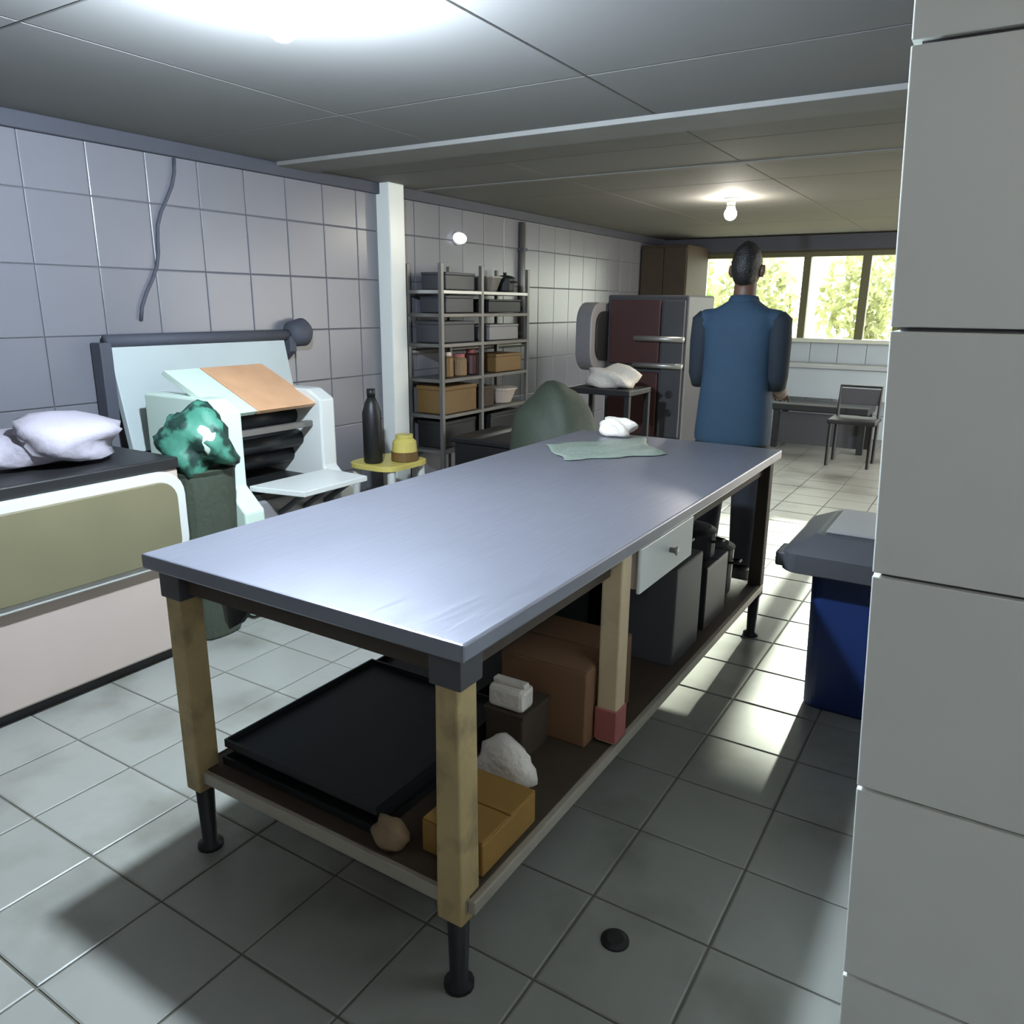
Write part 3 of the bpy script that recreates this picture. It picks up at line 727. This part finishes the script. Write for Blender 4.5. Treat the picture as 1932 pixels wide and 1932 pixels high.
for s in (-1, 1):
    tube(bm, [P3(s*.074, .02, 1.59), P3(s*.084, .012, 1.62), P3(s*.080, .02, 1.65)], [.010, .014, .011], 10)   # ears
    tube(bm, [P3(s*.05, .105, 1.655), P3(s*.022, .122, 1.652)], [.008, .008], 8)     # brow
    # arms: shoulder, elbow, wrist, reaching forward
    tube(bm, [P3(s*.145, 0, 1.395), P3(s*.180, -.01, 1.36), P3(s*.198, -.01, 1.22), P3(s*.205, 0, 1.08), P3(s*.19, .10, 1.035), P3(s*.18, .24, 1.0), P3(s*.165, .275, .992)],
         [.055, .06, .050, .040, .040, .029, .028], 16)
    # hand: palm, thumb, four fingers
    tube(bm, [P3(s*.165, .27, .992), P3(s*.155, .31, .985), P3(s*.148, .355, .975)], [.026, .036, .034], 12)
    for q in range(4):
        a = (q-1.5)*.019; L = (.070, .082, .078, .060)[q]
        b0 = Vector(P3(s*.148+a, .35, .974))
        tube(bm, [b0, b0+Vector((a*.25, L*.5, -.006)), b0+Vector((a*.3, L*.85, -.028)), b0+Vector((a*.3, L, -.05))], [.0095, .009, .008, .007], 8)
    tube(bm, [P3(s*.125, .30, .985), P3(s*.100, .335, .975), P3(s*.098, .365, .962)], [.013, .011, .009], 8)
    # legs and feet
    tube(bm, [P3(s*.085, 0, .90), P3(s*.095, 0, .78), P3(s*.10, .01, .48), P3(s*.105, -.01, .30), P3(s*.11, -.02, .09)], [.10, .092, .062, .058, .042], 18)
    tube(bm, [P3(s*.11, -.045, .045), P3(s*.115, .03, .045), P3(s*.125, .13, .032), P3(s*.128, .17, .028)], [.042, .046, .040, .026], 14)
body = obj('body', bm, 'skin', per, True); remesh(body, .0075)
# shirt
bm = bmesh.new()
loft(bm, [(.74, PX, PY, .195, .135), (.78, PX, PY, .20, .14), (.95, PX, PY, .19, .135), (1.10, PX, PY, .178, .13), (1.25, PX, PY, .178, .13),
          (1.36, PX, PY, .19, .125), (1.415, PX, PY, .175, .10), (1.45, PX, PY+.005, .11, .085), (1.475, PX, PY+.008, .075, .073)], 32, 2.6)
for s in (-1, 1):
    tube(bm, [P3(s*.13, 0, 1.385), P3(s*.165, -.008, 1.378), P3(s*.185, -.01, 1.34)], [.055, .066, .066], 18)
sh = obj('shirt', bm, 'shirt', per, True); remesh(sh, .011)
for s in (-1, 1):
    sl = obj('sleeve', T([P3(s*.180, -.01, 1.405), P3(s*.192, -.01, 1.38), P3(s*.199, -.01, 1.27), P3(s*.204, -.004, 1.10), P3(s*.203, .02, 1.04)], [.042, .064, .063, .056, .046], 20), 'navy_cloth', sh, True)
    sl['label'] = 'dark sleeve'
obj('collar', T([P3(0, .012, 1.455), P3(0, .014, 1.475), P3(0, .016, 1.497)], [.084, .078, .069], 24), 'shirt', sh, True)
# trousers
bm = bmesh.new()
loft(bm, [(.70, PX, PY, .185, .125), (.80, PX, PY, .185, .13), (.98, PX, PY, .172, .122), (1.0, PX, PY, .17, .12)], 28, 2.4)
for s in (-1, 1): tube(bm, [P3(s*.085, 0, .86), P3(s*.097, 0, .72), P3(s*.102, .005, .45), P3(s*.112, -.015, .08)], [.105, .10, .08, .07], 18)
tr2 = obj('trousers', bm, 'trousers', per, True); remesh(tr2, .012)
for s in (-1, 1):
    obj('shoe', prism(rounded(PX+s*.118-.052, PX+s*.118+.052, PY-.10, PY+.20, .05), 'z', 0, .075, .015), 'black', per)
# hair cap
h = bmesh.new(); bmesh.ops.create_icosphere(h, subdivisions=4, radius=1)
rr = random.Random(9)
for v in h.verts:
    x, y, z = v.co; k = 1+.025*rr.uniform(-1, 1)
    v.co = Vector(P3(x*.074*k, .010+y*.098*k, 1.648+z*.118*k))
dele = [v for v in h.verts if (v.co.y-PY) > .075 and v.co.z < 1.70]
bmesh.ops.delete(h, geom=dele, context='VERTS')
hr = obj('hair', h, 'hair', per, True); hr.modifiers.new('thickness', 'SOLIDIFY').thickness = .012

# ------------------------------------------------------------------ outside: ground and trees beyond the window
obj('floor_outside', B(-14, 14, Y1+.15, 30, -.5, -.3), 'ground', kind='structure')
obj('floor_yard', B(X1+.15, 14, -4, Y1+.15, -.12, -.02), 'ground', kind='structure')
def tree(x, y, h, r, m, label, seed):
    rr = random.Random(seed)
    t = thing('tree', (x, y, -.3), label, 'tree')
    tr = obj('trunk', T([(x, y, -.32), (x+.05, y, h*.3), (x-.05, y, h*.7)], [.12, .09, .05], 10), 'bark', t, True)
    bm = bmesh.new()
    for k in range(900):
        d = Vector((rr.gauss(0, 1), rr.gauss(0, 1), rr.gauss(0, 1))).normalized()*r*rr.random()**.4
        p = Vector((x, y, h*.62))+Vector((d.x, d.y, d.z*h*.42/r))
        u = Vector((rr.gauss(0, 1), rr.gauss(0, 1), rr.gauss(0, 1))).normalized(); w = u.orthogonal().normalized(); s = rr.uniform(.06, .13)
        bm.faces.new([bm.verts.new(p+u*s), bm.verts.new(p+w*s*.45), bm.verts.new(p-u*s), bm.verts.new(p-w*s*.45)])
    f = obj('foliage', bm, m, t); f['kind'] = 'stuff'
tree(-2.85, 12.2, 2.3, .7, 'leaf', 'pale sunlit tree outside behind the left window pane', 1)
tree(-1.25, 12.9, 2.4, .75, 'leaf', 'yellow-green tree outside behind the right window pane', 2)
tree(-4.6, 13.2, 2.6, .85, 'leaf2', 'green tree outside behind the person and the far left window pane', 3)
for o in bpy.data.objects:
    if '_o' in o.keys(): del o['_o']
